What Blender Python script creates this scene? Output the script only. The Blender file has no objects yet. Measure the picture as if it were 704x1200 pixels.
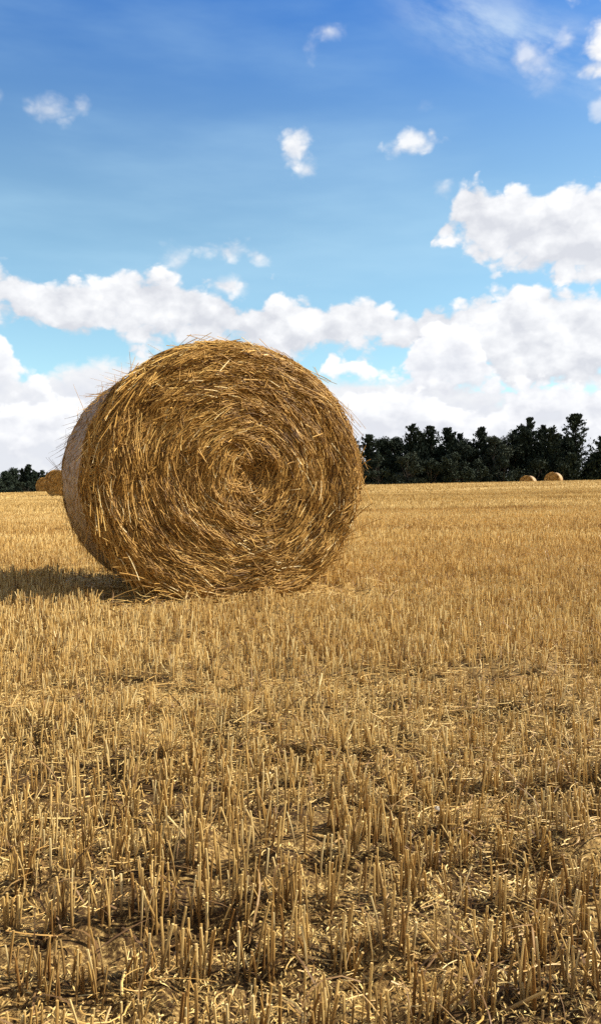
import bpy, math, numpy as np
from math import radians as R
rng = np.random.default_rng(11)
SC = bpy.context.scene
COL = SC.collection

# ------------------------------------------------------------------ helpers
def tag(o, label=None, cat=None, group=None, kind=None):
    if label: o['label'] = label
    if cat: o['category'] = cat
    if group: o['group'] = group
    if kind: o['kind'] = kind
    return o

def empty(name, loc, rz=0.0):
    o = bpy.data.objects.new(name, None)
    o.empty_display_size = 0.2
    o.location = loc; o.rotation_euler = (0, 0, rz)
    COL.objects.link(o)
    return o

class MB:
    """collects vertices, polygons of one size class and per-vertex values, then links ONE mesh object"""
    def __init__(s):
        s.v = []; s.f = []; s.a = []; s.n = 0
    def add(s, v, faces, h=0.0, rnd=0.0):
        v = np.asarray(v, np.float32).reshape(-1, 3)
        n = len(v)
        a = np.empty((n, 2), np.float32)
        a[:, 0] = h; a[:, 1] = rnd
        s.v.append(v); s.a.append(a)
        for f in (faces if isinstance(faces, list) else [faces]):
            if len(f): s.f.append(np.asarray(f, np.int64) + s.n)
        s.n += n
    def build(s, name, mat, parent=None, smooth=False):
        v = np.concatenate(s.v); a = np.concatenate(s.a)
        me = bpy.data.meshes.new(name)
        me.vertices.add(len(v)); me.vertices.foreach_set('co', v.ravel())
        tot = np.concatenate([np.full(len(f), f.shape[1], np.int32) for f in s.f])
        idx = np.concatenate([f.ravel() for f in s.f]).astype(np.int32)
        st = np.concatenate([[0], np.cumsum(tot)[:-1]]).astype(np.int32)
        me.loops.add(len(idx)); me.loops.foreach_set('vertex_index', idx)
        me.polygons.add(len(tot)); me.polygons.foreach_set('loop_start', st); me.polygons.foreach_set('loop_total', tot)
        me.update(calc_edges=True)
        for i, nm in enumerate(('h', 'rnd')):
            at = me.attributes.new(nm, 'FLOAT', 'POINT'); at.data.foreach_set('value', np.ascontiguousarray(a[:, i]))
        me.polygons.foreach_set('use_smooth', np.full(len(tot), smooth, bool))
        me.materials.append(mat)
        me.validate(clean_customdata=False)
        o = bpy.data.objects.new(name, me); COL.objects.link(o)
        if parent: o.parent = parent
        return o

def hash2(i, j, k=0):
    n = (i * 374761393 + j * 668265263 + k * 974634541) & 0xffffffff
    n = ((n ^ (n >> 13)) * 1274126177) & 0xffffffff
    return ((n ^ (n >> 16)) & 0xffff) / 65535.0
def vnoise(x, y, k=0):
    xi = np.floor(x).astype(np.int64); yi = np.floor(y).astype(np.int64)
    fx = x - xi; fy = y - yi
    fx = fx * fx * (3 - 2 * fx); fy = fy * fy * (3 - 2 * fy)
    a = hash2(xi, yi, k); b = hash2(xi + 1, yi, k); c = hash2(xi, yi + 1, k); d = hash2(xi + 1, yi + 1, k)
    return (a + (b - a) * fx) * (1 - fy) + (c + (d - c) * fx) * fy
def fbm(x, y, oct=4, k=0):
    s = 0; am = .5; t = 0
    for o in range(oct):
        s = s + am * vnoise(x * 2 ** o + 17.3 * o, y * 2 ** o - 9.1 * o, k + o); t += am; am *= .5
    return s / t

def tubes(mb, C, rad, ref, K=4, flat=1.0, h=None, rnd=None, cap=False):
    """N strands: centre lines C (N,S,3), radii (N,S); K=2 gives ribbons"""
    N, S, _ = C.shape
    T = np.gradient(C, axis=1); T /= np.linalg.norm(T, axis=2, keepdims=True) + 1e-9
    side = np.cross(T, np.broadcast_to(ref[:, None, :], C.shape)); side /= np.linalg.norm(side, axis=2, keepdims=True) + 1e-9
    nor = np.cross(side, T)
    ang = np.arange(K) * 2 * math.pi / K
    ca = np.cos(ang)[None, None, :, None]; sa = np.sin(ang)[None, None, :, None] * flat
    V = C[:, :, None, :] + rad[:, :, None, None] * (ca * side[:, :, None, :] + sa * nor[:, :, None, :])
    base = (np.arange(N) * S * K)[:, None, None]
    i = np.arange(S - 1)[None, :, None] * K
    kk = K if K > 2 else 1
    j = np.arange(kk)[None, None, :]; j2 = (j + 1) % K
    q = np.stack([base + i + j, base + i + j2, base + i + K + j2, base + i + K + j], -1).reshape(-1, 4)
    F = [q]
    if cap and K > 2:
        F.append((base[:, :, 0] + (S - 1) * K + np.arange(K)[None, :]))
    hh = np.broadcast_to((np.linspace(0, 1, S)[None, :] if h is None else h)[:, :, None], (N, S, K)).reshape(-1)
    rr = np.broadcast_to((rng.random(N) if rnd is None else rnd)[:, None, None], (N, S, K)).reshape(-1)
    mb.add(V, F, hh, rr)

# ------------------------------------------------------------------ camera model of the photograph (704 x 1200)
F_PX = 942.0; PIT = math.atan(28 / F_PX); CAM_H = 0.66
def pdir(X, Y):
    a = (X - 352) / F_PX; u = (600 - Y) / F_PX
    return np.array([a, math.cos(PIT) + u * math.sin(PIT), u * math.cos(PIT) - math.sin(PIT)])
def azel(X, Y):
    d = pdir(X, Y)
    return math.atan2(d[0], d[1]), math.atan2(d[2], math.hypot(d[0], d[1]))

cam = bpy.data.cameras.new('camera'); cam.sensor_fit = 'VERTICAL'; cam.sensor_height = 24
cam.lens = 24 * F_PX / 1200; cam.clip_end = 20000; cam.clip_start = .05
co = bpy.data.objects.new('camera', cam); COL.objects.link(co)
co.location = (0, 0, CAM_H); co.rotation_euler = (math.pi / 2 - PIT, 0, 0)
SC.camera = co

# ------------------------------------------------------------------ materials
class NT:
    def __init__(s, tree): s.t = tree; s.n = tree.nodes; s.l = tree.links
    def new(s, typ, **kw):
        n = s.n.new(typ)
        for k, v in kw.items(): setattr(n, k, v)
        return n
    def put(s, sock, v):
        if hasattr(v, 'default_value') or isinstance(v, bpy.types.NodeSocket): s.l.new(v, sock)
        elif v is not None: sock.default_value = v
    def m(s, op, a, b=None, c=None, clamp=False):
        n = s.new('ShaderNodeMath', operation=op, use_clamp=clamp)
        for i, v in enumerate((a, b, c)):
            if v is not None: s.put(n.inputs[i], v)
        return n.outputs[0]
    def mr(s, v, a, b, c=0.0, d=1.0, smooth=True):
        n = s.new('ShaderNodeMapRange', interpolation_type='SMOOTHSTEP' if smooth else 'LINEAR', clamp=True)
        for i, x in enumerate((v, a, b, c, d)): s.put(n.inputs[i], x)
        return n.outputs[0]
    def mix(s, f, a, b):
        n = s.new('ShaderNodeMix', data_type='RGBA')
        s.put(n.inputs[0], f); s.put(n.inputs[6], a); s.put(n.inputs[7], b)
        return n.outputs[2]
    def mul(s, f, a, b):
        n = s.new('ShaderNodeMix', data_type='RGBA', blend_type='MULTIPLY')
        s.put(n.inputs[0], f); s.put(n.inputs[6], a); s.put(n.inputs[7], b)
        return n.outputs[2]
    def ramp(s, f, stops):
        n = s.new('ShaderNodeValToRGB'); s.put(n.inputs[0], f)
        e = n.color_ramp.elements
        while len(e) < len(stops): e.new(.5)
        for el, (p, c) in zip(e, stops): el.position = p; el.color = (*c, 1)
        return n.outputs[0]
    def noise(s, vec, scale, detail=4, rough=.55, **kw):
        n = s.new('ShaderNodeTexNoise', **kw); s.put(n.inputs['Vector'], vec)
        n.inputs['Scale'].default_value = scale; n.inputs['Detail'].default_value = detail; n.inputs['Roughness'].default_value = rough
        return n.outputs[0]
    def attr(s, name):
        return s.new('ShaderNodeAttribute', attribute_name=name).outputs['Fac']

def material(name):
    m = bpy.data.materials.new(name); m.use_nodes = True
    t = NT(m.node_tree); b = t.n['Principled BSDF']
    return m, t, b

def straw_mat(name, stops, base, rough=.45, spec=.4, trans=0.0, basemix=.8, h0=0.0, h1=.6, stretch=(90, 90, 90)):
    m, t, b = material(name)
    rnd = t.attr('rnd'); h = t.attr('h')
    pos = t.new('ShaderNodeTexCoord').outputs['Object']
    sm = t.new('ShaderNodeMapping'); t.put(sm.inputs[0], pos); sm.inputs['Scale'].default_value = stretch
    n = t.noise(sm.outputs[0], 1, 3)
    r = t.m('ADD', rnd, t.m('MULTIPLY', t.m('SUBTRACT', n, .5), .5), clamp=True)
    c = t.ramp(r, stops)
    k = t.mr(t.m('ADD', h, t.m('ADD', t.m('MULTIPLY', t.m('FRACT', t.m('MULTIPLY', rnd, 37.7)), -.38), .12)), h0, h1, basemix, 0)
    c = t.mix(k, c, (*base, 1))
    t.put(b.inputs['Base Color'], c)
    b.inputs['Roughness'].default_value = rough
    b.inputs['Specular IOR Level'].default_value = spec
    if trans:
        tr = t.new('ShaderNodeBsdfTranslucent'); t.put(tr.inputs[0], c)
        mx = t.new('ShaderNodeMixShader'); mx.inputs[0].default_value = trans
        t.l.new(b.outputs[0], mx.inputs[1]); t.l.new(tr.outputs[0], mx.inputs[2])
        t.l.new(mx.outputs[0], t.n['Material Output'].inputs[0])
    return m

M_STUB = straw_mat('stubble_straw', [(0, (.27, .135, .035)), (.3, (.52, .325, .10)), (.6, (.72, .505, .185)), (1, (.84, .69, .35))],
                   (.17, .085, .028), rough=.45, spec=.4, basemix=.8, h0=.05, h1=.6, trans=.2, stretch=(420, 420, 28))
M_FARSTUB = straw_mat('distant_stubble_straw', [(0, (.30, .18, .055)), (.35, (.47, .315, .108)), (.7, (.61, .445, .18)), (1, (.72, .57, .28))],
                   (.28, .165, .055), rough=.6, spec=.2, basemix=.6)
M_LITTER = straw_mat('loose_straw', [(0, (.32, .175, .045)), (.5, (.58, .37, .11)), (1, (.78, .59, .25))], (.5, .36, .15), basemix=0)
M_CHAFF = straw_mat('chaff', [(0, (.22, .12, .035)), (.4, (.50, .33, .10)), (1, (.72, .56, .23))], (.5, .36, .15), basemix=0, rough=.6)
M_LEAFDRY = straw_mat('dry_leaf', [(0, (.09, .045, .015)), (.5, (.22, .12, .04)), (1, (.48, .31, .11))], (.18, .10, .04), basemix=.5, trans=.2, rough=.6)
M_FACE = straw_mat('bale_straw', [(0, (.085, .038, .009)), (.35, (.30, .162, .039)), (.7, (.55, .325, .089)), (.93, (.70, .48, .165)), (1, (.80, .66, .37))],
                   (.28, .16, .05), basemix=0, rough=.55, spec=.15)

# soil under the stubble
M_SOIL, t, b = material('soil')
pos = t.new('ShaderNodeTexCoord').outputs['Object']
dist = t.new('ShaderNodeVectorMath', operation='LENGTH'); t.put(dist.inputs[0], pos)
n1 = t.noise(pos, 9, 6, .65); n2 = t.noise(pos, 130, 4, .7)
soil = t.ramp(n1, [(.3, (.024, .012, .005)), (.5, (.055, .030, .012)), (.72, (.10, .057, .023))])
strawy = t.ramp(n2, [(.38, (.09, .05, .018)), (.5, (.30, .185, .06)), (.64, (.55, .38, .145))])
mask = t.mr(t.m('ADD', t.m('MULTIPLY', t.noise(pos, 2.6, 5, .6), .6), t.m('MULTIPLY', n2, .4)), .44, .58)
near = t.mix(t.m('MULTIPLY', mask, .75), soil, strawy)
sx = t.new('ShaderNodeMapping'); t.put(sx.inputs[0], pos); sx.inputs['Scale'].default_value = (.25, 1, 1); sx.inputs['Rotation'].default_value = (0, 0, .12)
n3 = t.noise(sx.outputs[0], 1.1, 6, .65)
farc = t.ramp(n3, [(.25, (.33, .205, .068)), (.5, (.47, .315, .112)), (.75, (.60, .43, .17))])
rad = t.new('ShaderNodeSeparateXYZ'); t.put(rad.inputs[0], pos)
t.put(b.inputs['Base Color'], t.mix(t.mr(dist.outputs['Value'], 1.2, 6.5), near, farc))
b.inputs['Roughness'].default_value = .9; b.inputs['Specular IOR Level'].default_value = .15
bm = t.new('ShaderNodeBump'); bm.inputs['Strength'].default_value = .7; bm.inputs['Distance'].default_value = .012
t.put(bm.inputs['Height'], t.noise(pos, 70, 6, .7)); t.put(b.inputs['Normal'], bm.outputs[0])

# bale body (the packed straw under the loose strands) and its net wrap
def body_mat(name, dark, mid, light):
    m, t, b = material(name)
    pos = t.new('ShaderNodeTexCoord').outputs['Object']
    n = t.noise(pos, 45, 5, .7)
    t.put(b.inputs['Base Color'], t.ramp(n, [(.3, dark), (.5, mid), (.75, light)]))
    b.inputs['Roughness'].default_value = .8
    bm = t.new('ShaderNodeBump'); bm.inputs['Strength'].default_value = .8; bm.inputs['Distance'].default_value = .02
    t.put(bm.inputs['Height'], n); t.put(b.inputs['Normal'], bm.outputs[0])
    return m
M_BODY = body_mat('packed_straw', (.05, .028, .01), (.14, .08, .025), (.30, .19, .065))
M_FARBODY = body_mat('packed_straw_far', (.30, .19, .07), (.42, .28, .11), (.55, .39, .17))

def net_mat(name, c0, c1, c2, netc):
    m, t, b = material(name)
    pos = t.new('ShaderNodeTexCoord').outputs['Object']
    sp = t.new('ShaderNodeSeparateXYZ'); t.put(sp.inputs[0], pos)
    th = t.m('ARCTAN2', t.m('SUBTRACT', sp.outputs[2], .75), sp.outputs[0])
    cv = t.new('ShaderNodeCombineXYZ'); t.put(cv.inputs[0], t.m('MULTIPLY', th, .8)); t.put(cv.inputs[1], sp.outputs[1])
    mp = t.new('ShaderNodeMapping'); t.put(mp.inputs[0], cv.outputs[0]); mp.inputs['Scale'].default_value = (28, 120, 1)
    straw = t.ramp(t.noise(mp.outputs[0], 1, 5, .7), [(.3, c0), (.5, c1), (.72, c2)])
    # net: fine strands round the bale with zigzag ties between them
    y = t.m('MULTIPLY', sp.outputs[1], 1 / .028); x = t.m('MULTIPLY', th, .8 / .02)
    zig = t.m('MULTIPLY', t.m('PINGPONG', x, .5), 1.0)
    l1 = t.m('LESS_THAN', t.m('PINGPONG', y, .5), .085)
    l2 = t.m('LESS_THAN', t.m('PINGPONG', t.m('ADD', y, zig), .5), .06)
    fray = t.mr(t.noise(cv.outputs[0], 60, 4, .7), .42, .56)
    worn = t.mr(t.noise(cv.outputs[0], 7, 5, .7), .36, .62, .25, 1.0)
    net = t.m('MULTIPLY', t.m('MULTIPLY', t.m('MAXIMUM', l1, l2), worn), t.m('ADD', t.m('MULTIPLY', fray, .8), .2))
    straw = t.mul(1.0, straw, t.ramp(t.noise(cv.outputs[0], 11, 5, .7), [(.32, (.42, .37, .33)), (.62, (1.15, 1.1, 1.02))]))
    t.put(b.inputs['Base Color'], t.mix(net, straw, (*netc, 1)))
    b.inputs['Roughness'].default_value = .5
    bm = t.new('ShaderNodeBump'); bm.inputs['Strength'].default_value = .6; bm.inputs['Distance'].default_value = .01
    t.put(bm.inputs['Height'], t.noise(mp.outputs[0], 1, 5, .7)); t.put(b.inputs['Normal'], bm.outputs[0])
    return m
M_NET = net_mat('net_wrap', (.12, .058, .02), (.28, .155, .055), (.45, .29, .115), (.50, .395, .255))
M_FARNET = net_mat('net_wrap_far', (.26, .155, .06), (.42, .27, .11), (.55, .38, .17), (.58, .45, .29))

def leaf_mat(name, c0, c1):
    m, t, b = material(name)
    r = t.attr('rnd')
    t.put(b.inputs['Base Color'], t.ramp(r, [(0, c0), (1, c1)]))
    b.inputs['Roughness'].default_value = .7; b.inputs['Specular IOR Level'].default_value = .08
    return m
M_CONIF = leaf_mat('conifer_foliage', (.010, .016, .013), (.026, .040, .027))
M_BROAD = leaf_mat('broadleaf_foliage', (.013, .020, .015), (.036, .050, .033))
M_PALE = leaf_mat('pale_foliage', (.022, .031, .023), (.055, .070, .049))
M_BARK, t, b = material('bark')
pos = t.new('ShaderNodeTexCoord').outputs['Object']
t.put(b.inputs['Base Color'], t.ramp(t.noise(pos, 6, 5), [(.3, (.03, .024, .018)), (.7, (.085, .068, .05))])); b.inputs['Roughness'].default_value = .9
M_STONE, t, b = material('chalk_stone')
pos = t.new('ShaderNodeTexCoord').outputs['Object']
t.put(b.inputs['Base Color'], t.ramp(t.noise(pos, 120, 5), [(.3, (.42, .37, .29)), (.7, (.66, .62, .54))])); b.inputs['Roughness'].default_value = .85

# ------------------------------------------------------------------ terrain
CREST = 66.0
def terrain_smooth(x, y):
    x = np.asarray(x, float); y = np.asarray(y, float)
    d = np.hypot(x, y) * np.sign(y + 1e-9)
    u = np.clip(x / np.maximum(y, 1.0), -.75, .75)
    zc = CAM_H + .02 + (1 + 20.5 * u) / F_PX * CREST
    tt = np.clip((y - 5) / (CREST - 5), 0, 1)
    z = zc * tt ** 1.3
    z = z - 2.6 * (1 - np.exp(-(np.maximum(y - CREST, 0) / 32) ** 2))
    z = z + (fbm(x / 6, y / 6, 3, 40) - .5) * .12 * np.clip((y - 6) / 10, 0, 1) * np.exp(-np.maximum(y - 80, 0) / 60)
    return z
# shallow wheel tracks where the stubble lies flattened, and soil clods
RA = .13; rd = np.array([math.cos(RA), math.sin(RA)]); rn = np.array([-math.sin(RA), math.cos(RA)])
def track(x, y):
    q = x * rn[0] + y * rn[1] + (fbm(x / 1.5, y / 1.5, 2, 77) - .5) * .3
    m = 0
    for c, w in ((2.45, .11), (11.6, .35), (13.6, .35), (21.0, .5), (23.4, .5), (40., 1.0), (44., 1.0)):
        m = np.maximum(m, np.exp(-((q - c) / w) ** 2))
    return m
def terrain(x, y):
    x = np.asarray(x, float); y = np.asarray(y, float)
    z = terrain_smooth(x, y)
    d = np.hypot(x, y)
    fade = np.exp(-(d / 14) ** 2)
    c = fbm(x / .16, y / .16, 4, 3)
    lump = np.clip(c - .52, 0, 1) * .16
    z = z + fade * (lump + (fbm(x / .05, y / .05, 3, 9) - .5) * .022 + (fbm(x / .9, y / .9, 2, 21) - .5) * .05)
    q = (x * rn[0] + y * rn[1]) / .135
    z = z + fade * .008 * np.cos(2 * math.pi * q)
    return z - .012 * track(x, y) * np.exp(-d / 25)

az = np.concatenate([np.linspace(-R(38), R(38), 760), np.linspace(R(38), R(322), 150)[1:-1]])
rr = np.concatenate([[0.02], np.geomspace(.25, 9, 330), np.geomspace(9, 140, 240)[1:], np.geomspace(140, 9000, 40)[1:]])
A, Rr = np.meshgrid(az, rr)
gx = Rr * np.sin(A); gy = Rr * np.cos(A); gz = terrain(gx, gy)
nA, nR = len(az), len(rr)
i = np.arange(nR - 1)[:, None] * nA; j = np.arange(nA)[None, :]; j2 = (j + 1) % nA
quads = np.stack([i + j, i + nA + j, i + nA + j2, i + j2], -1).reshape(-1, 4)
mb = MB(); mb.add(np.stack([gx, gy, gz], -1), [quads, np.arange(nA)[None, ::-1]])
g = mb.build('ground', M_SOIL, smooth=True); tag(g, kind='structure')
g['label'] = 'stubble field ground of dark soil and chaff rising gently to the right'

# ------------------------------------------------------------------ the bale
BX, BY, BYAW = -.366, 4.63, R(24.3)
RX, RZ, BL = .818, .772, 1.2
bale_dir = np.array([-math.sin(BYAW), math.cos(BYAW)])
BC = np.array([BX, BY]) + bale_dir * BL / 2
def in_bale(x, y, grow=0.0):
    dx = x - BC[0]; dy = y - BC[1]
    lx = dx * math.cos(BYAW) + dy * math.sin(BYAW); ly = -dx * math.sin(BYAW) + dy * math.cos(BYAW)
    return (np.abs(ly) < BL / 2 + grow) & (np.abs(lx) < .36 + grow * 1.3)

def scatter(n_target, y0, y1, half=.62, pad=1.1, power=1.0):
    """random ground points in the wedge before the camera"""
    n = int(n_target); out = []
    u = rng.random(n * 3); y = np.sqrt(y0 ** 2 + u * (y1 ** 2 - y0 ** 2)) if power == 1 else y0 * (y1 / y0) ** u
    w = half * y + pad
    x = (rng.random(n * 3) * 2 - 1) * (half * y1 + pad)
    k = np.abs(x) < w
    return x[k][:n], y[k][:n]

def stub_points(y0, y1, dens, half=.62, pad=1.2):
    """points on drill rows, gathered into plants, thinned by noise and by the wheel tracks"""
    S = .135
    W = half * y1 + pad
    per = int(dens * S * 1.35 * 2 * W)
    qs = np.arange(math.floor((y0 - .3 * W) / S), math.ceil((y1 + .3 * W) / S)) * S
    along = (rng.random((len(qs), per)) * 2 - 1) * W
    plant = .068
    al = np.round((along + rng.random((len(qs), 1))) / plant) * plant
    al = al + rng.normal(0, .0125, al.shape)
    al = np.where(rng.random(al.shape) < .25, along, al)
    qq = qs[:, None] + rng.normal(0, .015, al.shape) + (fbm(al / .8, qs[:, None] + al * 0, 2, 5) - .5) * .05
    x = (al * rd[0] + qq * rn[0]).ravel(); y = (al * rd[1] + qq * rn[1]).ravel()
    k = (y > y0) & (y < y1) & (np.abs(x) < half * y + pad)
    x, y = x[k], y[k]
    keep = np.clip((fbm(x / .22, y / .22, 3, 60) - .25) * 3.6, .38, 1) ** np.where(y > 2.6, .6, 1) * (1 - .5 * track(x, y))
    k = (rng.random(len(x)) < keep) & ~in_bale(x, y, .02)
    x, y = x[k], y[k]
    edge = in_bale(x, y, .34)
    return x, y, edge

def stems(mb, y0, y1, dens, S, K, rscale, cap, half=.62, pad=1.2, hscale=1.0):
    x, y, edge = stub_points(y0, y1, dens, half, pad)
    N = len(x)
    z = terrain(x, y)
    tr = track(x, y)
    H = (rng.normal(.084, .010, N) * np.clip(.82 + (y - 1) * .09, .8, 1.05) + (fbm(x / .5, y / .5, 3, 8) - .5) * .045) * (1 - .45 * tr)
    short = rng.random(N) < .16; H = np.where(short, H * rng.uniform(.35, .85, N), H)
    H = np.where(edge, H * rng.uniform(.15, .45, N), H) * hscale
    H = np.maximum(H, .02)
    lean = np.where(rng.random(N) < .10 + .35 * tr, rng.normal(0, .45, N), rng.normal(0, .09, N))
    la = rng.random(N) * 2 * math.pi
    dx = np.cos(la) * lean + rng.normal(0, .03, N) + .02; dy = np.sin(la) * lean + rng.normal(0, .03, N)
    tt = np.linspace(0, 1, S)[None, :]
    bend = rng.normal(0, .08, N)[:, None]
    px = x[:, None] + H[:, None] * (dx[:, None] * tt + bend * tt ** 2)
    py = y[:, None] + H[:, None] * dy[:, None] * tt
    pz = z[:, None] - .012 + H[:, None] * tt * np.sqrt(1 / (1 + (dx ** 2 + dy ** 2)))[:, None]
    r0 = rng.uniform(.0011, .0027, N) * rscale
    rad = r0[:, None] * (1.12 - .2 * tt)
    ref = np.stack([np.cos(la + 1), np.sin(la + 1), np.zeros(N)], -1)
    rnd = np.clip(rng.normal(.56, .25, N) + (fbm(x / 1.2, y / 1.2, 3, 90) - .5) * .4 + (fbm(x / 14 + 3, y / 1.6, 3, 95) - .5) * .7 * np.clip((y - 4) / 10, 0, 1), 0, 1)
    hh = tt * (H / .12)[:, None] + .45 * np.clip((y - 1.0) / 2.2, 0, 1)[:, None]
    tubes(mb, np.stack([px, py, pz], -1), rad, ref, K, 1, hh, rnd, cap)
    return N

mb = MB()
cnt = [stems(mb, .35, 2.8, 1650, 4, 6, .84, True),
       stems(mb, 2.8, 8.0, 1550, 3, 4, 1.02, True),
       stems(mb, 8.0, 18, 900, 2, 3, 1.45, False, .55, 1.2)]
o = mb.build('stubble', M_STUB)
tag(o, 'upright golden cut straw stubble standing in drill rows across the near field', 'stubble', kind='stuff')
mb = MB()
cnt.append(stems(mb, 18, 40, 160, 2, 3, 2.8, False, .52, 1.5))
cnt.append(stems(mb, 40, 74, 22, 2, 3, 6.0, False, .52, 1.5))
o = mb.build('distant_stubble', M_FARSTUB)
tag(o, 'far band of golden stubble thinning to the crest below the trees', 'stubble', kind='stuff')
print('stems', cnt)

# dry leaf blades curling at the stem bases
mb = MB()
def blades(y0, y1, n, wmul):
    x, y, e = stub_points(y0, y1, n)
    N = len(x); S = 6; tt = np.linspace(0, 1, S)[None, :]
    L = rng.uniform(.04, .13, N); a = rng.random(N) * 2 * math.pi
    lift = rng.uniform(.1, 1.3, N); droop = rng.uniform(.3, 1.6, N)
    ang = lift[:, None] - droop[:, None] * 1.8 * tt
    st = L[:, None] / (S - 1)
    hor = np.concatenate([np.zeros((N, 1)), np.cumsum(np.cos(ang) * st, 1)[:, :-1]], 1)
    ver = np.concatenate([np.zeros((N, 1)), np.cumsum(np.sin(ang) * st, 1)[:, :-1]], 1)
    tw = a[:, None] + rng.normal(0, .5, N)[:, None] * tt
    X = x[:, None] + hor * np.cos(tw); Y = y[:, None] + hor * np.sin(tw)
    z0 = terrain(x, y) + np.where(rng.random(N) < .4, rng.uniform(.02, .07, N), 0)
    Z = np.maximum(z0[:, None] + ver, terrain(X, Y) + .003)
    w = rng.uniform(.0013, .003, N)[:, None] * wmul * (1 - tt ** 3 * .9)
    ref = np.stack([np.cos(a) * .6 + rng.normal(0, .3, N), np.sin(a) * .6 + rng.normal(0, .3, N), np.ones(N)], -1)
    tubes(mb, np.stack([X, Y, Z], -1), w, ref, 2, 1, np.broadcast_to(tt, (N, S)), np.clip(rng.normal(.5, .25, N), 0, 1))
blades(.35, 3.5, 380, .6); blades(3.5, 7, 250, .8)
o = mb.build('dry_leaf_litter', M_LEAFDRY)
tag(o, 'curled brown dry leaf blades tangled round the stubble bases', 'leaf litter', kind='stuff')

# loose straw lying between the rows
mb = MB()
def lying(y0, y1, dens, wmul, l0, l1):
    area = .62 * (y1 ** 2 - y0 ** 2) + 2.2 * (y1 - y0)
    x, y = scatter(area * dens, y0, y1)
    p = np.clip((fbm(x / .45, y / .45, 3, 31) - .3) * 2.6, .1, 1) + track(x, y)
    k = (rng.random(len(x)) < p) & ~in_bale(x, y, .03); x, y = x[k], y[k]
    N = len(x); S = 5; tt = np.linspace(-.5, .5, S)[None, :]
    L = rng.uniform(l0, l1, N) * rng.uniform(.5, 1, N); a = rng.random(N) * 2 * math.pi
    cv = rng.normal(0, .5, N)[:, None]
    ang = a[:, None] + cv * tt
    X = x[:, None] + L[:, None] * tt * np.cos(ang); Y = y[:, None] + L[:, None] * tt * np.sin(ang)
    g0 = terrain(X, Y)
    Z = np.maximum(g0.mean(1, keepdims=True) + rng.uniform(.004, .035, N)[:, None] + (rng.normal(0, .16, N) * L)[:, None] * tt, g0 + .002)
    w = rng.uniform(.0011, .0024, N)[:, None] * wmul * np.ones((1, S))
    tubes(mb, np.stack([X, Y, Z], -1), w, np.tile([0, 0, 1.0], (N, 1)), 4, .6, None, rng.random(N))
lying(.35, 3.5, 380, .75, .03, .16); lying(.35, 3.5, 3200, .55, .01, .05); lying(3.5, 9, 300, 1.2, .05, .2); lying(3.5, 8, 700, .9, .02, .07)
# straws shed round the foot of the bale
N = 170; S = 5; tt = np.linspace(-.5, .5, S)[None, :]
lx = rng.normal(0, .42, N); ly = -BL / 2 - np.abs(rng.normal(0, .10, N)) + .03
x = BC[0] + lx * math.cos(BYAW) - ly * math.sin(BYAW); y = BC[1] + lx * math.sin(BYAW) + ly * math.cos(BYAW)
L = rng.uniform(.05, .26, N); a = rng.normal(BYAW, .7, N)[:, None] + rng.normal(0, .6, N)[:, None] * tt
X = x[:, None] + L[:, None] * tt * np.cos(a); Y = y[:, None] + L[:, None] * tt * np.sin(a)
Z = terrain(X, Y) + rng.uniform(.01, .075, N)[:, None] + (rng.normal(0, .25, N) * L)[:, None] * tt
Z = np.maximum(Z, terrain(X, Y) + .004)
tubes(mb, np.stack([X, Y, Z], -1), rng.uniform(.0013, .0026, N)[:, None] * np.ones((1, S)), np.tile([0, 0, 1.0], (N, 1)), 4, .6, None, rng.random(N))
o = mb.build('loose_straw', M_LITTER)
tag(o, 'pale loose straw lengths lying on the soil between stubble rows', 'loose straw', kind='stuff')

# chaff flakes
mb = MB()
def chaff(y0, y1, dens, size):
    area = .62 * (y1 ** 2 - y0 ** 2) + 2.2 * (y1 - y0)
    x, y = scatter(area * dens, y0, y1)
    p = np.clip((fbm(x / .3, y / .3, 3, 55) - .36) * 5, .05, 1) + .5 * track(x, y)
    k = rng.random(len(x)) < p; x, y = x[k], y[k]
    N = len(x)
    a = rng.random(N) * 2 * math.pi; l = rng.uniform(.003, .012, N) * size; w = rng.uniform(.0008, .0021, N) * size
    dirv = np.stack([np.cos(a), np.sin(a), rng.normal(0, .45, N)], -1)
    sid = np.stack([-np.sin(a), np.cos(a), rng.normal(0, .45, N)], -1)
    c = np.stack([x, y, terrain(x, y) + rng.uniform(.002, .009, N)], -1)
    bow = np.array([0, 0, .0015]) * size
    V = np.stack([c - dirv * l[:, None], c - sid * w[:, None] + bow, c + dirv * l[:, None], c + sid * w[:, None] + bow], 1)
    b0 = np.arange(N)[:, None] * 4
    mb.add(V, [b0 + np.arange(4)[None, :]], .5, np.repeat(rng.random(N), 4))
chaff(.35, 2.6, 48000, .68); chaff(2.6, 6, 9000, 1.1)
o = mb.build('straw_chaff', M_CHAFF)
tag(o, 'pale flakes of chaff scattered over the dark soil', 'chaff', kind='stuff')

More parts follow.
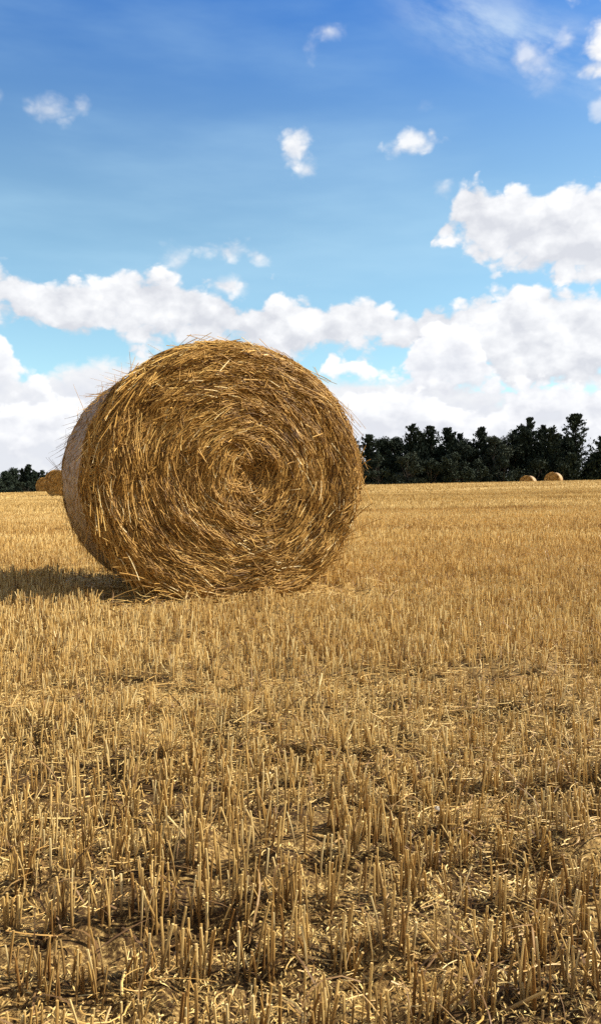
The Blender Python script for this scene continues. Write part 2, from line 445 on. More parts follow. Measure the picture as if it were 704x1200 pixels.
# small pale stone among the stems
def stone(px, py, w, name, label):
    d = pdir(px, py); s = (CAM_H - .015) / -d[2]; c = d * s
    n = 14; th = np.linspace(0, math.pi, n); ph = np.linspace(0, 2 * math.pi, 18, endpoint=False)
    T, Pp = np.meshgrid(th, ph, indexing='ij')
    r = 1 + .35 * (fbm(Pp * 1.1 + 5, T * 1.6, 3, int(px)) - .5)
    r[:, :] = r * .5 + .5 * (r + .15 * np.cos(2 * Pp))
    V = np.stack([w * r * np.sin(T) * np.cos(Pp), w * .8 * r * np.sin(T) * np.sin(Pp), w * .62 * r * np.cos(T)], -1)
    i = np.arange(n - 1)[:, None] * 18; j = np.arange(18)[None, :]; j2 = (j + 1) % 18
    m = MB(); m.add(V, [np.stack([i + j, i + 18 + j, i + 18 + j2, i + j2], -1).reshape(-1, 4)])
    o = m.build(name, M_STONE, smooth=True)
    o.location = (c[0], c[1], float(terrain(c[0], c[1])) + w * .45)
    tag(o, label, 'stone')
stone(513, 939, .010, 'stone', 'small pale chalky stone on the soil among the stubble stems')

# ---- bale builder (local frame: -Y is the near flat end, +Y the far end, base on z = 0)
def rim_noise(th, y):
    return (fbm(th * 3.2 + 10, y * 4, 3, 12) - .5) * .035
def shell_point(th, rho, y, rx, rz):
    """rho in 0..1 of the end disc; sags a little where it rests"""
    x = rx * rho * np.cos(th); z = rz * rho * np.sin(th)
    z = np.where(z < -rz * .955, -rz * .955 + (z + rz * .955) * .35, z)
    return x, z + rz * .97
def face_y(rho, th):
    f = .035 * (1 - rho ** 2) - .04 * np.exp(-((rho * np.cos(th) - .09) ** 2 + (rho * np.sin(th) - .01) ** 2) / .013) + .006 * np.sin(rho * 47 + th + 7 * (fbm(th * 1.5, rho * 6, 2, 71) - .5))
    f = f - .075 * np.clip((rho - .9) / .1, 0, 1) ** 2
    return f + (fbm(rho * 7 * np.cos(th) + 20, rho * 7 * np.sin(th) + 20, 3, 72) - .5) * .05

def bale_body(rx, rz, L, nth=160):
    th = np.linspace(0, 2 * math.pi, nth, endpoint=False)
    rings = []
    rhos = np.concatenate([np.linspace(.02, .9, 26), np.linspace(.92, 1, 6)])
    for sgn, seq in ((-1, rhos), (1, rhos[::-1])):
        if sgn == 1:
            for y in np.linspace(-L / 2 + .1, L / 2 - .1, 24):
                x, z = shell_point(th, 1 + rim_noise(th, y) * .5, y, rx, rz); rings.append((x, np.full(nth, y), z))
        for rho in seq:
            x, z = shell_point(th, rho * np.ones(nth), 0, rx, rz)
            y = sgn * (L / 2 + face_y(rho, th)); rings.append((x, y, z))
    V = np.stack([np.stack(r, -1) for r in rings])
    n = len(rings); i = np.arange(n - 1)[:, None] * nth; j = np.arange(nth)[None, :]; j2 = (j + 1) % nth
    q = np.stack([i + j, i + j2, i + nth + j2, i + nth + j], -1).reshape(-1, 4)
    m = MB(); m.add(V, [q, np.arange(nth)[None, ::-1], (n - 1) * nth + np.arange(nth)[None, :]])
    return m
def bale_net(rx, rz, L, nth=260, ny=60):
    th = np.linspace(0, 2 * math.pi, nth, endpoint=False)
    m = MB(); V = []
    ys = np.linspace(-L / 2 + .035, L / 2 - .035, ny)
    e = np.minimum((ys + L / 2) / .1, (L / 2 - ys) / .1).clip(0, 1)
    for y, ee in zip(ys, e):
        r = 1.006 - .03 * (1 - ee) ** 2
        wob = rim_noise(th, y) * .5 + (fbm(th * 14 + 3, y * 22, 3, 91) - .5) * .026
        x, z = shell_point(th, r + wob, y, rx, rz); V.append(np.stack([x, np.full(nth, y), z], -1))
    V = np.stack(V); i = np.arange(ny - 1)[:, None] * nth; j = np.arange(nth)[None, :]; j2 = (j + 1) % nth
    m.add(V, [np.stack([i + j, i + j2, i + nth + j2, i + nth + j], -1).reshape(-1, 4)])
    return m
def end_strands(rx, rz, L, sgn, N, width=1.0, nlock=1700):
    """straw wound round the flat end: locks that share a heading, a lift and a shade"""
    lr = np.sqrt(rng.random(nlock)) * 1.0; lth = rng.random(nlock) * 2 * math.pi
    ldev = rng.normal(0, .19, nlock) + (fbm(lr * 5 * np.cos(lth) + 9, lr * 5 * np.sin(lth) + 9, 2, 14) - .5) * .75 + np.exp(-lr / .2) * rng.normal(0, 1.6, nlock)
    llift = rng.normal(0, .010, nlock); lcol = rng.normal(0, .17, nlock)
    k = rng.integers(0, nlock, N)
    cx = lr[k] * np.cos(lth[k]) + rng.normal(0, .045, N); cz = lr[k] * np.sin(lth[k]) + rng.normal(0, .045, N)
    dev = ldev[k] + rng.normal(0, .13, N)
    wild = rng.random(N) < .05; dev = np.where(wild, rng.normal(0, .8, N), dev)
    S = 6
    Lg = rng.uniform(.08, .29, N); st = Lg / (S - 1)
    rho = np.hypot(cx, cz); sh_ = np.clip(1 - rho, 0, 1); rho = np.hypot(cx - .09 * sh_, cz - .01 * sh_); th = np.arctan2(cz - .01 * sh_, cx - .09 * sh_)
    cur = rng.uniform(.45, 1.05, N) / np.maximum(rho * .78, .09)
    head = th + math.pi / 2 + dev - cur * Lg / 2
    px = cx * rx; pz = cz * rz
    P = []
    px = px - np.cos(head) * Lg / 2; pz = pz - np.sin(head) * Lg / 2
    kink = rng.normal(0, .05, (N, S))
    for s in range(S):
        P.append((px, pz)); px = px + np.cos(head) * st; pz = pz + np.sin(head) * st; head = head + cur * st + kink[:, s]
    PX = np.stack([p[0] for p in P], 1); PZ = np.stack([p[1] for p in P], 1)
    rho = np.hypot(PX / rx, PZ / rz); th = np.arctan2(PZ / rz, PX / rx)
    tt = np.linspace(-1, 1, S)[None, :]
    depth = rng.uniform(-.004, .024, N) + llift[k]
    tilt = rng.normal(0, .010, N) + np.where(wild, rng.normal(.01, .02, N), 0)
    Yo = face_y(np.minimum(rho, 1.0), th) + depth[:, None] + tilt[:, None] * tt + .006 * (tt ** 2) * rng.normal(0, 1, N)[:, None]
    over = np.maximum(rho - 1, 0)
    Yo = Yo - over * 1.2
    lim = (1.025 if sgn < 0 else .985) + .025 * rng.random(N)[:, None]
    f = np.minimum(1, lim / np.maximum(rho, 1e-6)); PX = PX * f; PZ = PZ * f
    Zc = PZ + rz * .97
    Zc = np.maximum(Zc, .02 + .03 * rng.random(N)[:, None])
    C = np.stack([PX, sgn * (L / 2 + Yo), Zc], -1)
    w = rng.uniform(.0014, .0031, N)[:, None] * width * np.ones((1, S))
    rnd = np.clip(.40 + lcol[k] + rng.normal(0, .17, N) + np.where(rng.random(N) < .04, .5, 0), 0, 1)
    m = MB()
    tubes(m, C, w, np.tile([0, sgn * 1.0, 0], (N, 1)), 4, .55, None, rnd)
    return m
def fringe(rx, rz, L, N):
    """straws that poke past the near rim and lie over the net"""
    m = MB()
    th = rng.random(N) * 2 * math.pi
    sgn = -1
    S = 6; tt = np.linspace(0, 1, S)[None, :]
    Lg = rng.uniform(.06, .30, N) * rng.uniform(.5, 1, N)
    side = np.where(rng.random(N) < .5, 1, -1)
    # heading: along the rim, backwards over the net, outwards
    tang = side * rng.uniform(.5, 1.2, N); back = rng.normal(.25, .5, N); outw = np.abs(rng.normal(.02, .14, N))
    nrm = np.sqrt(tang ** 2 + back ** 2 + outw ** 2); tang /= nrm; back /= nrm; outw /= nrm
    y0 = -L / 2 + rng.uniform(-.02, .09, N)
    droop = rng.uniform(0, .35, N)
    r0 = np.clip(1.0 - np.clip((-L / 2 + .08 - y0) / .1, 0, 1) ** 2 * .06, .9, 1) + rng.uniform(-.01, .012, N)
    X0 = rx * r0 * np.cos(th); Z0 = rz * r0 * np.sin(th)
    tx = -np.sin(th); tz = np.cos(th); ox = np.cos(th); oz = np.sin(th)
    X = X0[:, None] + Lg[:, None] * tt * (tang * tx + outw * ox)[:, None] * 1
    Z = Z0[:, None] + Lg[:, None] * tt * (tang * tz + outw * oz)[:, None] - (droop * Lg)[:, None] * tt ** 2
    Y = y0[:, None] + Lg[:, None] * tt * back[:, None]
    # keep them outside the drum
    rho = np.hypot(X / rx, Z / rz); inside = (Y > -L / 2 + .02)
    mn = np.where(inside, 1.012, 0); f = np.maximum(1, mn / np.maximum(rho, 1e-6)); X = X * f; Z = Z * f
    Z = np.maximum(Z + rz * .97, .03)
    w = rng.uniform(.0012, .0026, N)[:, None] * np.ones((1, S))
    tubes(m, np.stack([X, Y, Z], -1), w, np.tile([.3, -1.0, .2], (N, 1)), 4, .6, None, np.clip(rng.normal(.6, .22, N), 0, 1))
    # thin hairs that work out through the net
    N2 = 620
    th = np.where(rng.random(N2) < .5, rng.uniform(2.2, 4.0, N2), rng.random(N2) * 2 * math.pi); y0 = rng.uniform(-L / 2 + .05, L / 2, N2)
    Lg = rng.uniform(.03, .16, N2); sd = np.where(np.cos(th) < 0, 1, -1) * np.where(rng.random(N2) < .8, 1, -1)
    tang = sd * rng.uniform(.6, 1, N2); outw = np.abs(rng.normal(.4, .3, N2)); back = rng.normal(0, .35, N2)
    X = rx * 1.0 * np.cos(th)[:, None] + Lg[:, None] * tt * (-tang * np.sin(th) + outw * np.cos(th))[:, None]
    Z = rz * 1.0 * np.sin(th)[:, None] + Lg[:, None] * tt * (tang * np.cos(th) + outw * np.sin(th))[:, None]
    Y = y0[:, None] + Lg[:, None] * tt * back[:, None]
    rho = np.hypot(X / rx, Z / rz); f = np.maximum(1, 1.01 / rho); X *= f; Z *= f
    Z = np.maximum(Z + rz * .97, .03)
    w = rng.uniform(.0010, .0024, N2)[:, None] * (1 - .6 * tt)
    tubes(m, np.stack([X, Y, Z], -1), w, np.tile([.3, -1.0, .2], (N2, 1)), 3, 1, None, np.clip(rng.normal(.4, .2, N2), 0, 1))
    return m

zb = float(terrain_smooth(BC[0], BC[1])) - .032
hero = empty('straw_bale', (BC[0], BC[1], zb), BYAW)
tag(hero, 'large round straw bale in the foreground, wound golden flat end towards us, net wrapped side', 'straw bale', 'round straw bales on the field')
bale_body(RX, RZ, BL).build('packed_core', M_BODY, hero, smooth=True)
bale_net(RX, RZ, BL).build('net_wrap', M_NET, hero, smooth=True)
o = end_strands(RX, RZ, BL, -1, 34000, .94).build('end_face', M_FACE, hero)
end_strands(RX, RZ, BL, 1, 7000, 1.5, 800).build('end_face', M_FACE, hero)
fringe(RX, RZ, BL, 2100).build('straw_fringe', M_FACE, hero)

# ---- distant bales
def at(px, Y):
    d = pdir(px, 572); return d[0] / d[1] * Y, Y
far_parts = None
def far_bale(px, dist, yaw, label, sc=1.0):
    global far_parts
    x, y = at(px, dist)
    root = empty('straw_bale', (x, y, float(terrain_smooth(x, y))), yaw)
    tag(root, label, 'straw bale', 'round straw bales on the field')
    if far_parts is None:
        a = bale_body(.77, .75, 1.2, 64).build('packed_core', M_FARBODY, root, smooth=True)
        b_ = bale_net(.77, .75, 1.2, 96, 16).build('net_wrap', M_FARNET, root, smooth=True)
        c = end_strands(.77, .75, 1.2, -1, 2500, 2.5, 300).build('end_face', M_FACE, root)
        far_parts = [a, b_, c]
    else:
        for p in far_parts:
            q = p.copy(); COL.objects.link(q); q.parent = root
    root.scale = (sc, sc, sc)
    return root
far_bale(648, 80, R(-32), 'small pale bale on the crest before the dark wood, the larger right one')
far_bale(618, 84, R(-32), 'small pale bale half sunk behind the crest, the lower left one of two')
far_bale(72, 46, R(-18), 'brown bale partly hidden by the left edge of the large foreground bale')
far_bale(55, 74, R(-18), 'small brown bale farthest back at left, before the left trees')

# ------------------------------------------------------------------ trees
def leaf_quads(mb, P, size, rnd, up=None):
    N = len(P)
    a = rng.normal(0, 1, (N, 3)); 
    if up is not None: a = a * .55 + up
    a /= np.linalg.norm(a, axis=1, keepdims=True)
    b = np.cross(a, rng.normal(0, 1, (N, 3))); b /= np.linalg.norm(b, axis=1, keepdims=True)
    l = size * rng.uniform(.6, 1.3, N); w = l * rng.uniform(.35, .7, N)
    V = np.stack([P - a * l[:, None], P + b * w[:, None], P + a * l[:, None] * 1.0, P - b * w[:, None] * rng.uniform(.5, 1, N)[:, None]], 1)
    mb.add(V, [np.arange(N)[:, None] * 4 + np.arange(4)[None, :]], .5, np.repeat(rnd, 4))
def limb(mb, p0, p1, r0, r1, S=6):
    tt = np.linspace(0, 1, S)[None, :, None]
    p0 = np.asarray(p0, float); p1 = np.asarray(p1, float)
    C = p0[None, None] + (p1 - p0)[None, None] * tt + np.concatenate([np.zeros((1, 1, 3)), rng.normal(0, .02 * np.linalg.norm(p1 - p0), (1, S - 2, 3)), np.zeros((1, 1, 3))], 1)
    tubes(mb, C, (r0 + (r1 - r0) * tt[0, :, 0])[None, :], np.array([[.3, .9, .1]]), 7, 1, None, np.array([.5]))

def tree(px, top, wpx, dist, kind, label, name=None):
    x, y = at(px, dist); z0 = float(terrain_smooth(x, y)) - .1
    dtop = pdir(px, top); H = CAM_H + dtop[2] / dtop[1] * y - z0
    W = wpx / F_PX * y / 2 * 1.42
    nm = name or {'C': 'conifer_tree', 'B': 'broadleaf_tree', 'P': 'broadleaf_tree', 'S': 'shrub'}[kind]
    root = empty(nm, (x, y, z0), rng.random() * 6.28)
    trunk = MB(); crown = MB()
    if kind == 'C':
        limb(trunk, (0, 0, 0), (0, 0, H * .93), .028 * H * .6, .03, 8)
        nsp = 10; 
        P = []; U = []; Rn = []
        for s in range(nsp):
            a = rng.random() * 6.28; off = W * (.0 if s == 0 else rng.uniform(.3, .95))
            sh = H * (1.0 if s == 0 else rng.uniform(.62, 1.0) - .16 * off / W); b0 = np.array([math.cos(a) * off, math.sin(a) * off, 0])
            lean = np.array([math.cos(a), math.sin(a)]) * (0 if s == 0 else W * .25)
            limb(trunk, (0, 0, H * .12), (b0[0] + lean[0] * .5, b0[1] + lean[1] * .5, sh * .75), .012 * H, .02)
            # sprays: flames that sweep up and out
            ns = int(150 * max(1, W / 4.2)) if s == 0 else int(80 * max(1, W / 4.2))
            zz = sh * (rng.random(ns) ** .75) * .97 + .02 * H
            rw = W * (.95 if s == 0 else .7) * (np.clip(1 - zz / sh, 0.02, 1) ** .5) * (.35 + .65 * np.clip(zz / (.22 * sh), 0, 1)) * rng.uniform(.55, 1.25, ns)
            aa = rng.random(ns) * 6.28
            for q in range(ns):
                nq = 22
                t_ = rng.random(nq)
                d = np.array([math.cos(aa[q]), math.sin(aa[q])])
                c = np.stack([b0[0] + lean[0] * zz[q] / sh + d[0] * rw[q] * t_, b0[1] + lean[1] * zz[q] / sh + d[1] * rw[q] * t_, zz[q] + rw[q] * .55 * t_ ** 1.6], -1)
                c += rng.normal(0, .12 + .05 * (1 - t_)[:, None], (nq, 3))
                c[:, 2] = np.minimum(np.maximum(c[:, 2], .15), H * 1.0)
                P.append(c); U.append(np.tile([d[0] * .6, d[1] * .6, .9], (nq, 1))); Rn.append(np.clip(rng.normal(.35 + .3 * t_, .2), 0, 1))
        P = np.concatenate(P); leaf_quads(crown, P, .29 if dist < 200 else .36, np.concatenate(Rn), np.concatenate(U)); M = M_CONIF
    else:
        limb(trunk, (0, 0, 0), (0, 0, H * .55), .022 * H, .012 * H)
        nl = 22 if kind != 'S' else 12
        P = []; Rn = []
        for s in range(nl):
            a = rng.random() * 6.28; zz = H * rng.uniform(.25 if kind != 'S' else .15, .86); prof = math.sin(min(1, (zz / H) * .8 + .18) * math.pi) ** .5
            off = W * prof * math.sqrt(rng.random()) * .8
            if s == 0: zz, off = H * .86, 0
            c = np.array([math.cos(a) * off, math.sin(a) * off, zz]); rr_ = W * rng.uniform(.22, .42)
            rr_ = min(rr_, H - zz) if H - zz > .1 * H else H * .14
            limb(trunk, (0, 0, H * rng.uniform(.15, .5)), c, .008 * H, .012)
            nq = int(330 * (rr_ / (W * .32)) ** 1.5) if kind != 'S' else 220
            v = rng.normal(0, 1, (nq, 3)); v /= np.linalg.norm(v, axis=1, keepdims=True)
            sub = (fbm(v[:, 0] * 2.3 + 7 + s, v[:, 1] * 2.3 + v[:, 2] * 2, 3, s) - .3) * 1.3
            r_ = rr_ * np.clip(rng.random(nq) ** .45 * (.55 + sub), .1, 1.3)
            p = c + v * r_[:, None] * [1, 1, .9]
            p[:, 2] = np.clip(p[:, 2], .1, H); P.append(p); Rn.append(np.clip(rng.normal(.45, .22, nq) + .1 * v[:, 2], 0, 1))
        # skirt of low twigs and suckers
        nq = 900; a = rng.random(nq) * 6.28; rad_ = W * .85 * np.sqrt(rng.random(nq))
        P.append(np.stack([np.cos(a) * rad_, np.sin(a) * rad_, rng.random(nq) * H * .4], -1)); Rn.append(rng.random(nq) * .6)
        P = np.concatenate(P); leaf_quads(crown, P, .22 if dist < 200 else .30, np.concatenate(Rn)); M = {'B': M_BROAD, 'P': M_PALE, 'S': M_BROAD}[kind]
    trunk.build('trunk', M_BARK, root); crown.build('crown', M, root)
    cat = 'shrub' if nm == 'shrub' else 'tree'
    tag(root, label, cat, 'shrubs along the field edge' if cat == 'shrub' else ('trees in the left wood' if px < 100 else 'trees in the dark wood beyond the crest'))

for a in (
    (412, 514, 34, 152, 'C', 'dark conifer half hidden behind the right edge of the large bale'),
    (432, 510, 30, 150, 'C', 'dark conifer showing just right of the large bale'),
    (450, 506, 36, 153, 'B', 'loose grey-green broadleaf tree, airy top, second crown right of the large bale'),
    (465, 504, 28, 156, 'B', 'airy broadleaf crown directly left of the first twin-spired conifer'),
    (482, 497, 34, 150, 'C', 'ragged twin-spired conifer standing up above its neighbours in the left half of the right wood'),
    (504, 500, 34, 151, 'C', 'ragged black conifer just right of the twin-spired one'),
    (524, 502, 34, 153, 'C', 'black conifer left of the dip in the middle of the wood'),
    (544, 510, 34, 150, 'B', 'low rounded broadleaf tree at the dip in the middle of the wood'),
    (563, 501, 30, 151, 'C', 'pointed narrow conifer just right of the dip in the wood'),
    (579, 504, 34, 146, 'P', 'paler grey-green willow-like tree beside the pointed narrow conifer'),
    (600, 501, 38, 150, 'B', 'grey-green broadleaf tree behind and left of the half sunk bale'),
    (619, 490, 34, 151, 'C', 'tall two-peaked conifer behind the half sunk bale'),
    (635, 499, 28, 153, 'C', 'broad black conifer between the two crest bales'),
    (650, 514, 16, 158, 'B', 'thin crown with sky gaps, left of the tallest broad conifer'),
    (672, 486, 47, 146, 'C', 'tallest and broadest dark conifer, at the right end of the wood'),
    (699, 531, 22, 144, 'C', 'low dark conifer at the right border of the photo'),
): tree(*a)
for a in (
    (443, 530, 34, 142, 'S', 'dark low shrub at the wood edge beside the large bale'),
    (478, 527, 30, 141, 'P', 'pale rounded bushy tree in front of the twin-spired conifer'),
    (505, 536, 36, 142, 'S', 'dark shrub right of the pale rounded bushy tree at the wood edge'),
    (534, 527, 34, 141, 'B', 'small bushy tree below the dip in the wood'),
    (560, 535, 36, 142, 'S', 'dark shrub below the pointed narrow conifer'),
    (590, 533, 36, 142, 'S', 'dark shrub left of the half sunk bale'),
    (626, 535, 36, 142, 'S', 'dark shrub rising between the two crest bales'),
    (660, 538, 32, 141, 'S', 'dark shrub behind the whole crest bale'),
): tree(*a, name='shrub' if a[4] == 'S' else None)
for a in (
    (-14, 548, 30, 250, 'B', 'broad tree cut by the left border of the photo'),
    (7, 551, 24, 255, 'B', 'low rounded tree at the far left of the left wood'),
    (20, 547, 22, 260, 'B', 'airy tree with sky gaps in the middle of the left wood'),
    (34, 545, 14, 250, 'C', 'narrow dark conifer, tallest of the left wood'),
    (50, 549, 14, 265, 'B', 'thin sparse tree showing above the farthest left bale'),
    (62, 553, 20, 270, 'B', 'tree mostly hidden behind the brown left bale'),
): tree(*a)
for a in ((8, 563, 40, 240, 'S', 'low dark shrub under the far left trees'), (34, 564, 34, 238, 'S', 'low dark shrub under the narrow left conifer'), (58, 565, 30, 238, 'S', 'low shrub hidden behind the brown left bale')): tree(*a, name='shrub')

# ------------------------------------------------------------------ sky, sun
SUN_EL = R(41); SUN_AZ = R(85)      # azimuth clockwise from +Y (the view direction): right, slightly behind us
sd = np.array([math.sin(SUN_AZ) * math.cos(SUN_EL), math.cos(SUN_AZ) * math.cos(SUN_EL), math.sin(SUN_EL)])
sl = bpy.data.lights.new('sun', 'SUN'); sl.energy = 5.0; sl.angle = R(.53); sl.color = (1, .905, .745)
so = bpy.data.objects.new('sun', sl); COL.objects.link(so)
so.rotation_euler = (math.pi / 2 - SUN_EL, 0, math.pi - SUN_AZ); so.location = (20, -4, 20)

W = bpy.data.worlds.new('World'); SC.world = W; W.use_nodes = True
t = NT(W.node_tree); bg = t.n['Background']
STR = .061; bg.inputs[1].default_value = STR
sky = t.new('ShaderNodeTexSky', sky_type='NISHITA', sun_disc=False)
sky.sun_elevation = SUN_EL; sky.sun_rotation = SUN_AZ; sky.air_density = 1.0; sky.dust_density = .3; sky.ozone_density = 3.0; sky.altitude = 0
dirv = t.new('ShaderNodeTexCoord').outputs['Generated']
sep = t.new('ShaderNodeSeparateXYZ'); t.put(sep.inputs[0], dirv)
AZ = t.m('ARCTAN2', sep.outputs[0], sep.outputs[1]); EL = t.m('ARCSINE', sep.outputs[2])
A01 = t.m('ADD', AZ, .5)
def curve(pts):
    n = t.new('ShaderNodeFloatCurve'); c = n.mapping.curves[0]
    p = sorted((azel(X, Y)[0] + .5, azel(X, Y)[1] / .8 + .1) for X, Y in pts)
    while len(c.points) < len(p): c.points.new(.5, .5)
    for q, (a, b_) in zip(c.points, p): q.location = (a, b_); q.handle_type = 'AUTO_CLAMPED'
    n.mapping.extend = 'HORIZONTAL'; n.mapping.use_clip = False; n.mapping.update()
    t.put(n.inputs['Value'], A01)
    return t.m('MULTIPLY', t.m('SUBTRACT', n.outputs[0], .1), .8)
# cloud texture at the direction and a step towards the light
def ctex(off):
    v = t.new('ShaderNodeVectorMath', operation='ADD'); t.put(v.inputs[0], dirv); v.inputs[1].default_value = off
    mp = t.new('ShaderNodeVectorMath', operation='MULTIPLY'); t.put(mp.inputs[0], v.outputs[0]); mp.inputs[1].default_value = (1, 1, 1.35)
    big = t.noise(mp.outputs[0], 11, 7, .54)
    wv = t.new('ShaderNodeTexNoise'); t.put(wv.inputs[0], mp.outputs[0]); wv.inputs['Scale'].default_value = 40; wv.inputs['Detail'].default_value = 3
    dv = t.new('ShaderNodeVectorMath', operation='MULTIPLY_ADD'); t.put(dv.inputs[0], wv.outputs[1]); dv.inputs[1].default_value = (.02, .02, .02); t.put(dv.inputs[2], mp.outputs[0])
    vo = t.new('ShaderNodeTexVoronoi', feature='F1'); t.put(vo.inputs['Vector'], dv.outputs[0])
    vo.inputs['Scale'].default_value = 24; vo.inputs['Detail'].default_value = 3; vo.inputs['Roughness'].default_value = .5
    vv = t.m('SUBTRACT', .42, vo.outputs[0])
    return t.m('ADD', t.m('MULTIPLY', t.m('SUBTRACT', big, .5), 2.6), t.m('MULTIPLY', vv, 1.25))
n0 = t.m('ADD', ctex((0, 0, 0)), .42); n1 = t.m('ADD', ctex((.012, 0, .018)), .42)
relief = t.m('SUBTRACT', n0, n1)          # > 0 on the side of a puff that faces the sun
K = .59 / STR
def bank(col, top, bot, soft=.030, bsoft=.05, amp=1.0, wid=.45, white=1.02, grey=.66, gh=.10, crown=0):
    T = curve(top); B = curve(bot)
    up = t.m('DIVIDE', t.m('SUBTRACT', T, EL), soft); dn = t.m('DIVIDE', t.m('SUBTRACT', EL, B), bsoft)
    s = t.m('MINIMUM', t.m('MINIMUM', up, dn), 1.6)
    D = t.m('ADD', s, t.m('MULTIPLY', n0, amp))
    al = t.mr(D, 0, wid)
    hgt = t.mr(t.m('SUBTRACT', EL, B), 0, gh, 0, .5)
    if crown: hgt = t.m('SUBTRACT', t.mr(t.m('ADD', t.m('SUBTRACT', T, EL), t.m('MULTIPLY', n0, .012)), -.01, crown, .80, 0), .1)
    lit = t.m('ADD', t.m('ADD', hgt, .2), t.m('MULTIPLY', relief, .62), clamp=True)
    c = t.mix(lit, (grey * .95 * K, grey * .975 * K, grey * 1.05 * K, 1), (white * .985 * K, white * .99 * K, white * 1.0 * K, 1))
    return t.mix(t.m('MULTIPLY', al, .985), col, c)
def puff(col, X, Y, rx, ry, amp=.9, wid=.9, op=.9, soft=.8):
    a, e = azel(X, Y); k = F_PX
    dx = t.m('DIVIDE', t.m('SUBTRACT', AZ, a), rx / k); dy = t.m('DIVIDE', t.m('SUBTRACT', EL, e), ry / k)
    r = t.m('SQRT', t.m('ADD', t.m('MULTIPLY', dx, dx), t.m('MULTIPLY', dy, dy)))
    D = t.m('ADD', t.m('MULTIPLY', t.m('SUBTRACT', soft, r), 1.2), t.m('MULTIPLY', n0, amp))
    al = t.m('MULTIPLY', t.mr(D, 0, wid), t.m('MULTIPLY', op, t.mr(r, 2.2, 1.2)))
    lit = t.m('ADD', .72, t.m('MULTIPLY', relief, .7), clamp=True)
    return t.mix(al, col, t.mix(lit, (.66 * K, .71 * K, .80 * K, 1), (1.0 * K, 1.0 * K, 1.0 * K, 1)))

hsv = t.new('ShaderNodeHueSaturation'); hsv.inputs['Hue'].default_value = .5; hsv.inputs['Saturation'].default_value = 1.0; hsv.inputs['Value'].default_value = 1.0
t.put(hsv.inputs['Color'], sky.outputs[0])
tint = t.mix(t.mr(EL, .28, .64), (1.68, 1.88, 1.64, 1), (.34, 1.03, 1.84, 1))
c = t.mul(1.0, hsv.outputs[0], tint)
# thin high cirrus streaks
mp = t.new('ShaderNodeMapping'); t.put(mp.inputs[0], dirv); mp.inputs['Rotation'].default_value = (0, R(24), 0); mp.inputs['Scale'].default_value = (1.7, 1.7, 8)
ci = t.noise(mp.outputs[0], 1.7, 5, .52)
c = t.mix(t.m('MULTIPLY', t.mr(ci, .40, .80), t.mr(EL, .08, .5, .42, .22)), c, (.55 * K, .82 * K, 1.0 * K, 1))
a0, e0 = azel(600, 45)
dx = t.m('SUBTRACT', AZ, a0); dy = t.m('SUBTRACT', EL, e0)
along = t.m('ADD', t.m('MULTIPLY', dx, .93), t.m('MULTIPLY', dy, -.36)); acr = t.m('ADD', t.m('MULTIPLY', dx, .36), t.m('MULTIPLY', dy, .93))
wm = t.m('MULTIPLY', t.mr(t.m('ABSOLUTE', along), .20, .03), t.mr(t.m('ABSOLUTE', acr), .055, 0))
wc = t.new('ShaderNodeCombineXYZ'); t.put(wc.inputs[0], t.m('MULTIPLY', along, 5)); t.put(wc.inputs[1], t.m('MULTIPLY', acr, 15))
cj = t.noise(wc.outputs[0], 1.0, 7, .6, noise_dimensions='2D')
c = t.mix(t.m('MULTIPLY', wm, t.mr(cj, .36, .74, .0, .62)), c, (.80 * K, .92 * K, 1.0 * K, 1))
# unseen grey-white cloud added at the sides, behind and overhead to whiten the fill
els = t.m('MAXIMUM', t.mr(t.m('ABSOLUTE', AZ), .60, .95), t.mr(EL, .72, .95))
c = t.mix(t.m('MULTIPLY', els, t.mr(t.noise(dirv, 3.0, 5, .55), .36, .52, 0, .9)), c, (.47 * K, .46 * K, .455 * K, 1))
# scattered small puffs
for P in ((64, 131, 46, 15, .9, 1.4, .65, 1.2), (94, 127, 20, 13, .9, 1.4, .6, 1.2), (384, 36, 40, 20, 1.0, 1.6, .6, 1.0), (364, 52, 22, 22, 1.0, 1.6, .4, 1.0), (342, 172, 24, 30, .8, .8, .95, 1.0), (358, 198, 24, 16, .9, 1.0, .7, 1.0),
          (484, 166, 40, 20, .9, .9, .9, 1.15), (506, 156, 14, 14, .9, .9, .8, 1.0), (518, 220, 16, 16, .9, 1.2, .6, 1.0), (265, 294, 38, 15, .9, 1.0, .85, 1.05), (300, 300, 20, 14, .9, 1.0, .8, 1.0), (206, 303, 22, 22, .9, 1.4, .6, 1.0), (620, 66, 38, 22, 1.1, 1.7, .62, .95), (664, 46, 24, 18, 1.1, 1.6, .6, 1.0),
          (692, 82, 18, 18, .9, 1.1, .75, 1.0), (716, 26, 40, 64, .9, .8, .97, 1.1), (700, 130, 14, 18, .9, 1.1, .5, 1.0), (0, 112, 14, 18, .9, 1.5, .5, 1.0), (268, 335, 30, 14, .8, 1.3, .7, 1.0), (494, 126, 22, 12, .9, 1.6, .4, 1.0), (640, 100, 30, 14, 1.0, 1.8, .3, 1.0)):
    c = puff(c, *P)
c = bank(c, [(300, 330), (490, 318), (506, 275), (526, 235), (556, 200), (580, 218), (605, 208), (640, 218), (672, 202), (720, 205), (800, 250), (900, 240)],
            [(300, 335), (490, 312), (510, 296), (550, 306), (585, 328), (630, 340), (704, 342), (800, 330), (900, 340)], .026, .035, .9, .55, 1.04, .75, .13)
c = bank(c, [(300, 440), (470, 400), (490, 365), (503, 352), (525, 360), (550, 346), (580, 332), (612, 318), (645, 326), (704, 334), (800, 330), (900, 340)],
            [(300, 450), (480, 420), (520, 430), (560, 455), (590, 470), (640, 475), (704, 475), (900, 475)], .024, .05, .9, .55, 1.04, .75, .14)
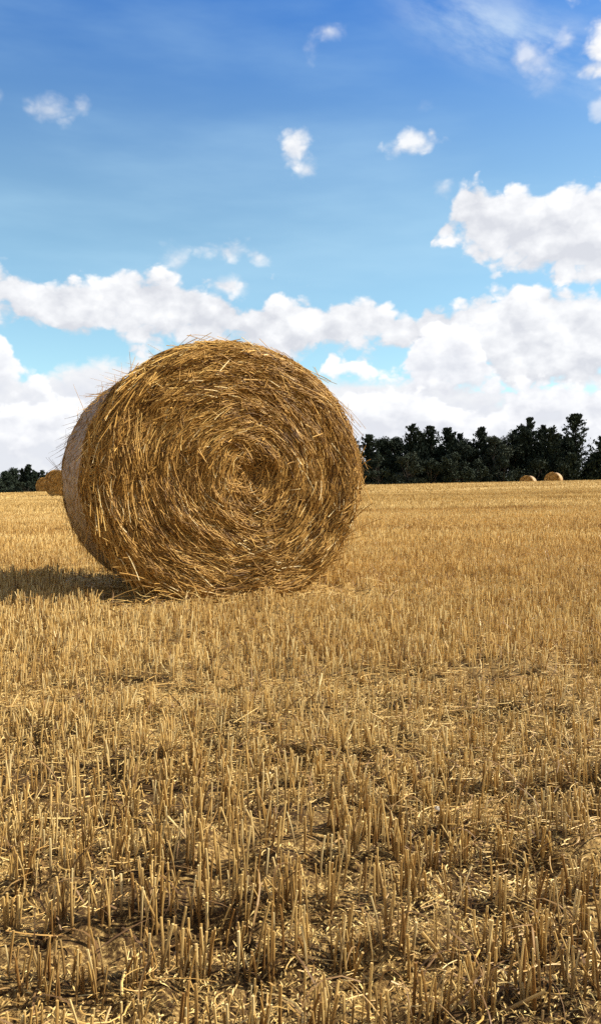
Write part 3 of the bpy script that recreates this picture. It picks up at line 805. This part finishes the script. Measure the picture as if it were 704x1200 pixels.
c = bank(c, [(-250, 330), (-120, 300), (0, 300), (50, 318), (100, 318), (160, 302), (210, 318), (245, 336), (300, 354), (330, 340), (400, 342), (430, 336), (468, 352), (498, 372), (525, 404), (640, 440)],
            [(-250, 390), (0, 390), (60, 404), (110, 414), (170, 420), (300, 432), (420, 432), (500, 424), (540, 428), (640, 450)], .024, .04, .9, .55, 1.04, .74, .11)
# the low decks, from the palest far one to the nearer heaps
c = bank(c, [(-250, 400), (-60, 400), (0, 410), (48, 430), (72, 416), (100, 412), (150, 412), (220, 428), (300, 440), (370, 436), (400, 430), (470, 430), (620, 444), (704, 440), (900, 420)],
            [(-250, 700), (352, 700), (900, 700)], .030, .06, .6, .7, .95, .82, .16, .065)
c = bank(c, [(-250, 390), (-60, 380), (0, 384), (18, 404), (44, 428), (70, 452), (110, 466), (200, 480), (300, 520), (900, 560)],
            [(-250, 490), (0, 490), (70, 500), (200, 510), (900, 560)], .020, .06, .9, .5, 1.08, .80, .13, .075)
c = bank(c, [(-250, 560), (300, 520), (365, 450), (378, 420), (394, 402), (412, 416), (438, 420), (466, 414), (490, 388), (520, 378), (556, 392), (576, 422), (600, 452), (660, 476), (740, 490), (900, 560)],
            [(-250, 560), (300, 530), (380, 470), (560, 490), (740, 500), (900, 560)], .020, .06, .9, .5, 1.08, .80, .13, .075)
c = bank(c, [(-250, 460), (0, 474), (60, 462), (130, 450), (200, 470), (300, 490), (400, 462), (450, 448), (500, 456), (560, 474), (610, 446), (650, 440), (704, 452), (900, 440)],
            [(-250, 560), (0, 556), (300, 552), (900, 550)], .020, .06, .9, .5, 1.08, .80, .13, .075)
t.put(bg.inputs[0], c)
W.cycles.sampling_method = 'NONE'

# ------------------------------------------------------------------ render settings
vs = SC.view_settings; vs.view_transform = 'Standard'; vs.look = 'None'; vs.exposure = .8; vs.gamma = 1; vs.use_curve_mapping = False
SC.render.engine = 'CYCLES'
cy = SC.cycles; cy.max_bounces = 6; cy.diffuse_bounces = 3; cy.glossy_bounces = 2; cy.transmission_bounces = 2
cy.use_adaptive_sampling = True; cy.adaptive_threshold = .015
cy.use_denoising = False
cy.sample_clamp_indirect = 6
SC.render.film_transparent = False
cy.pixel_filter_type = 'BLACKMAN_HARRIS'; cy.filter_width = 1.5
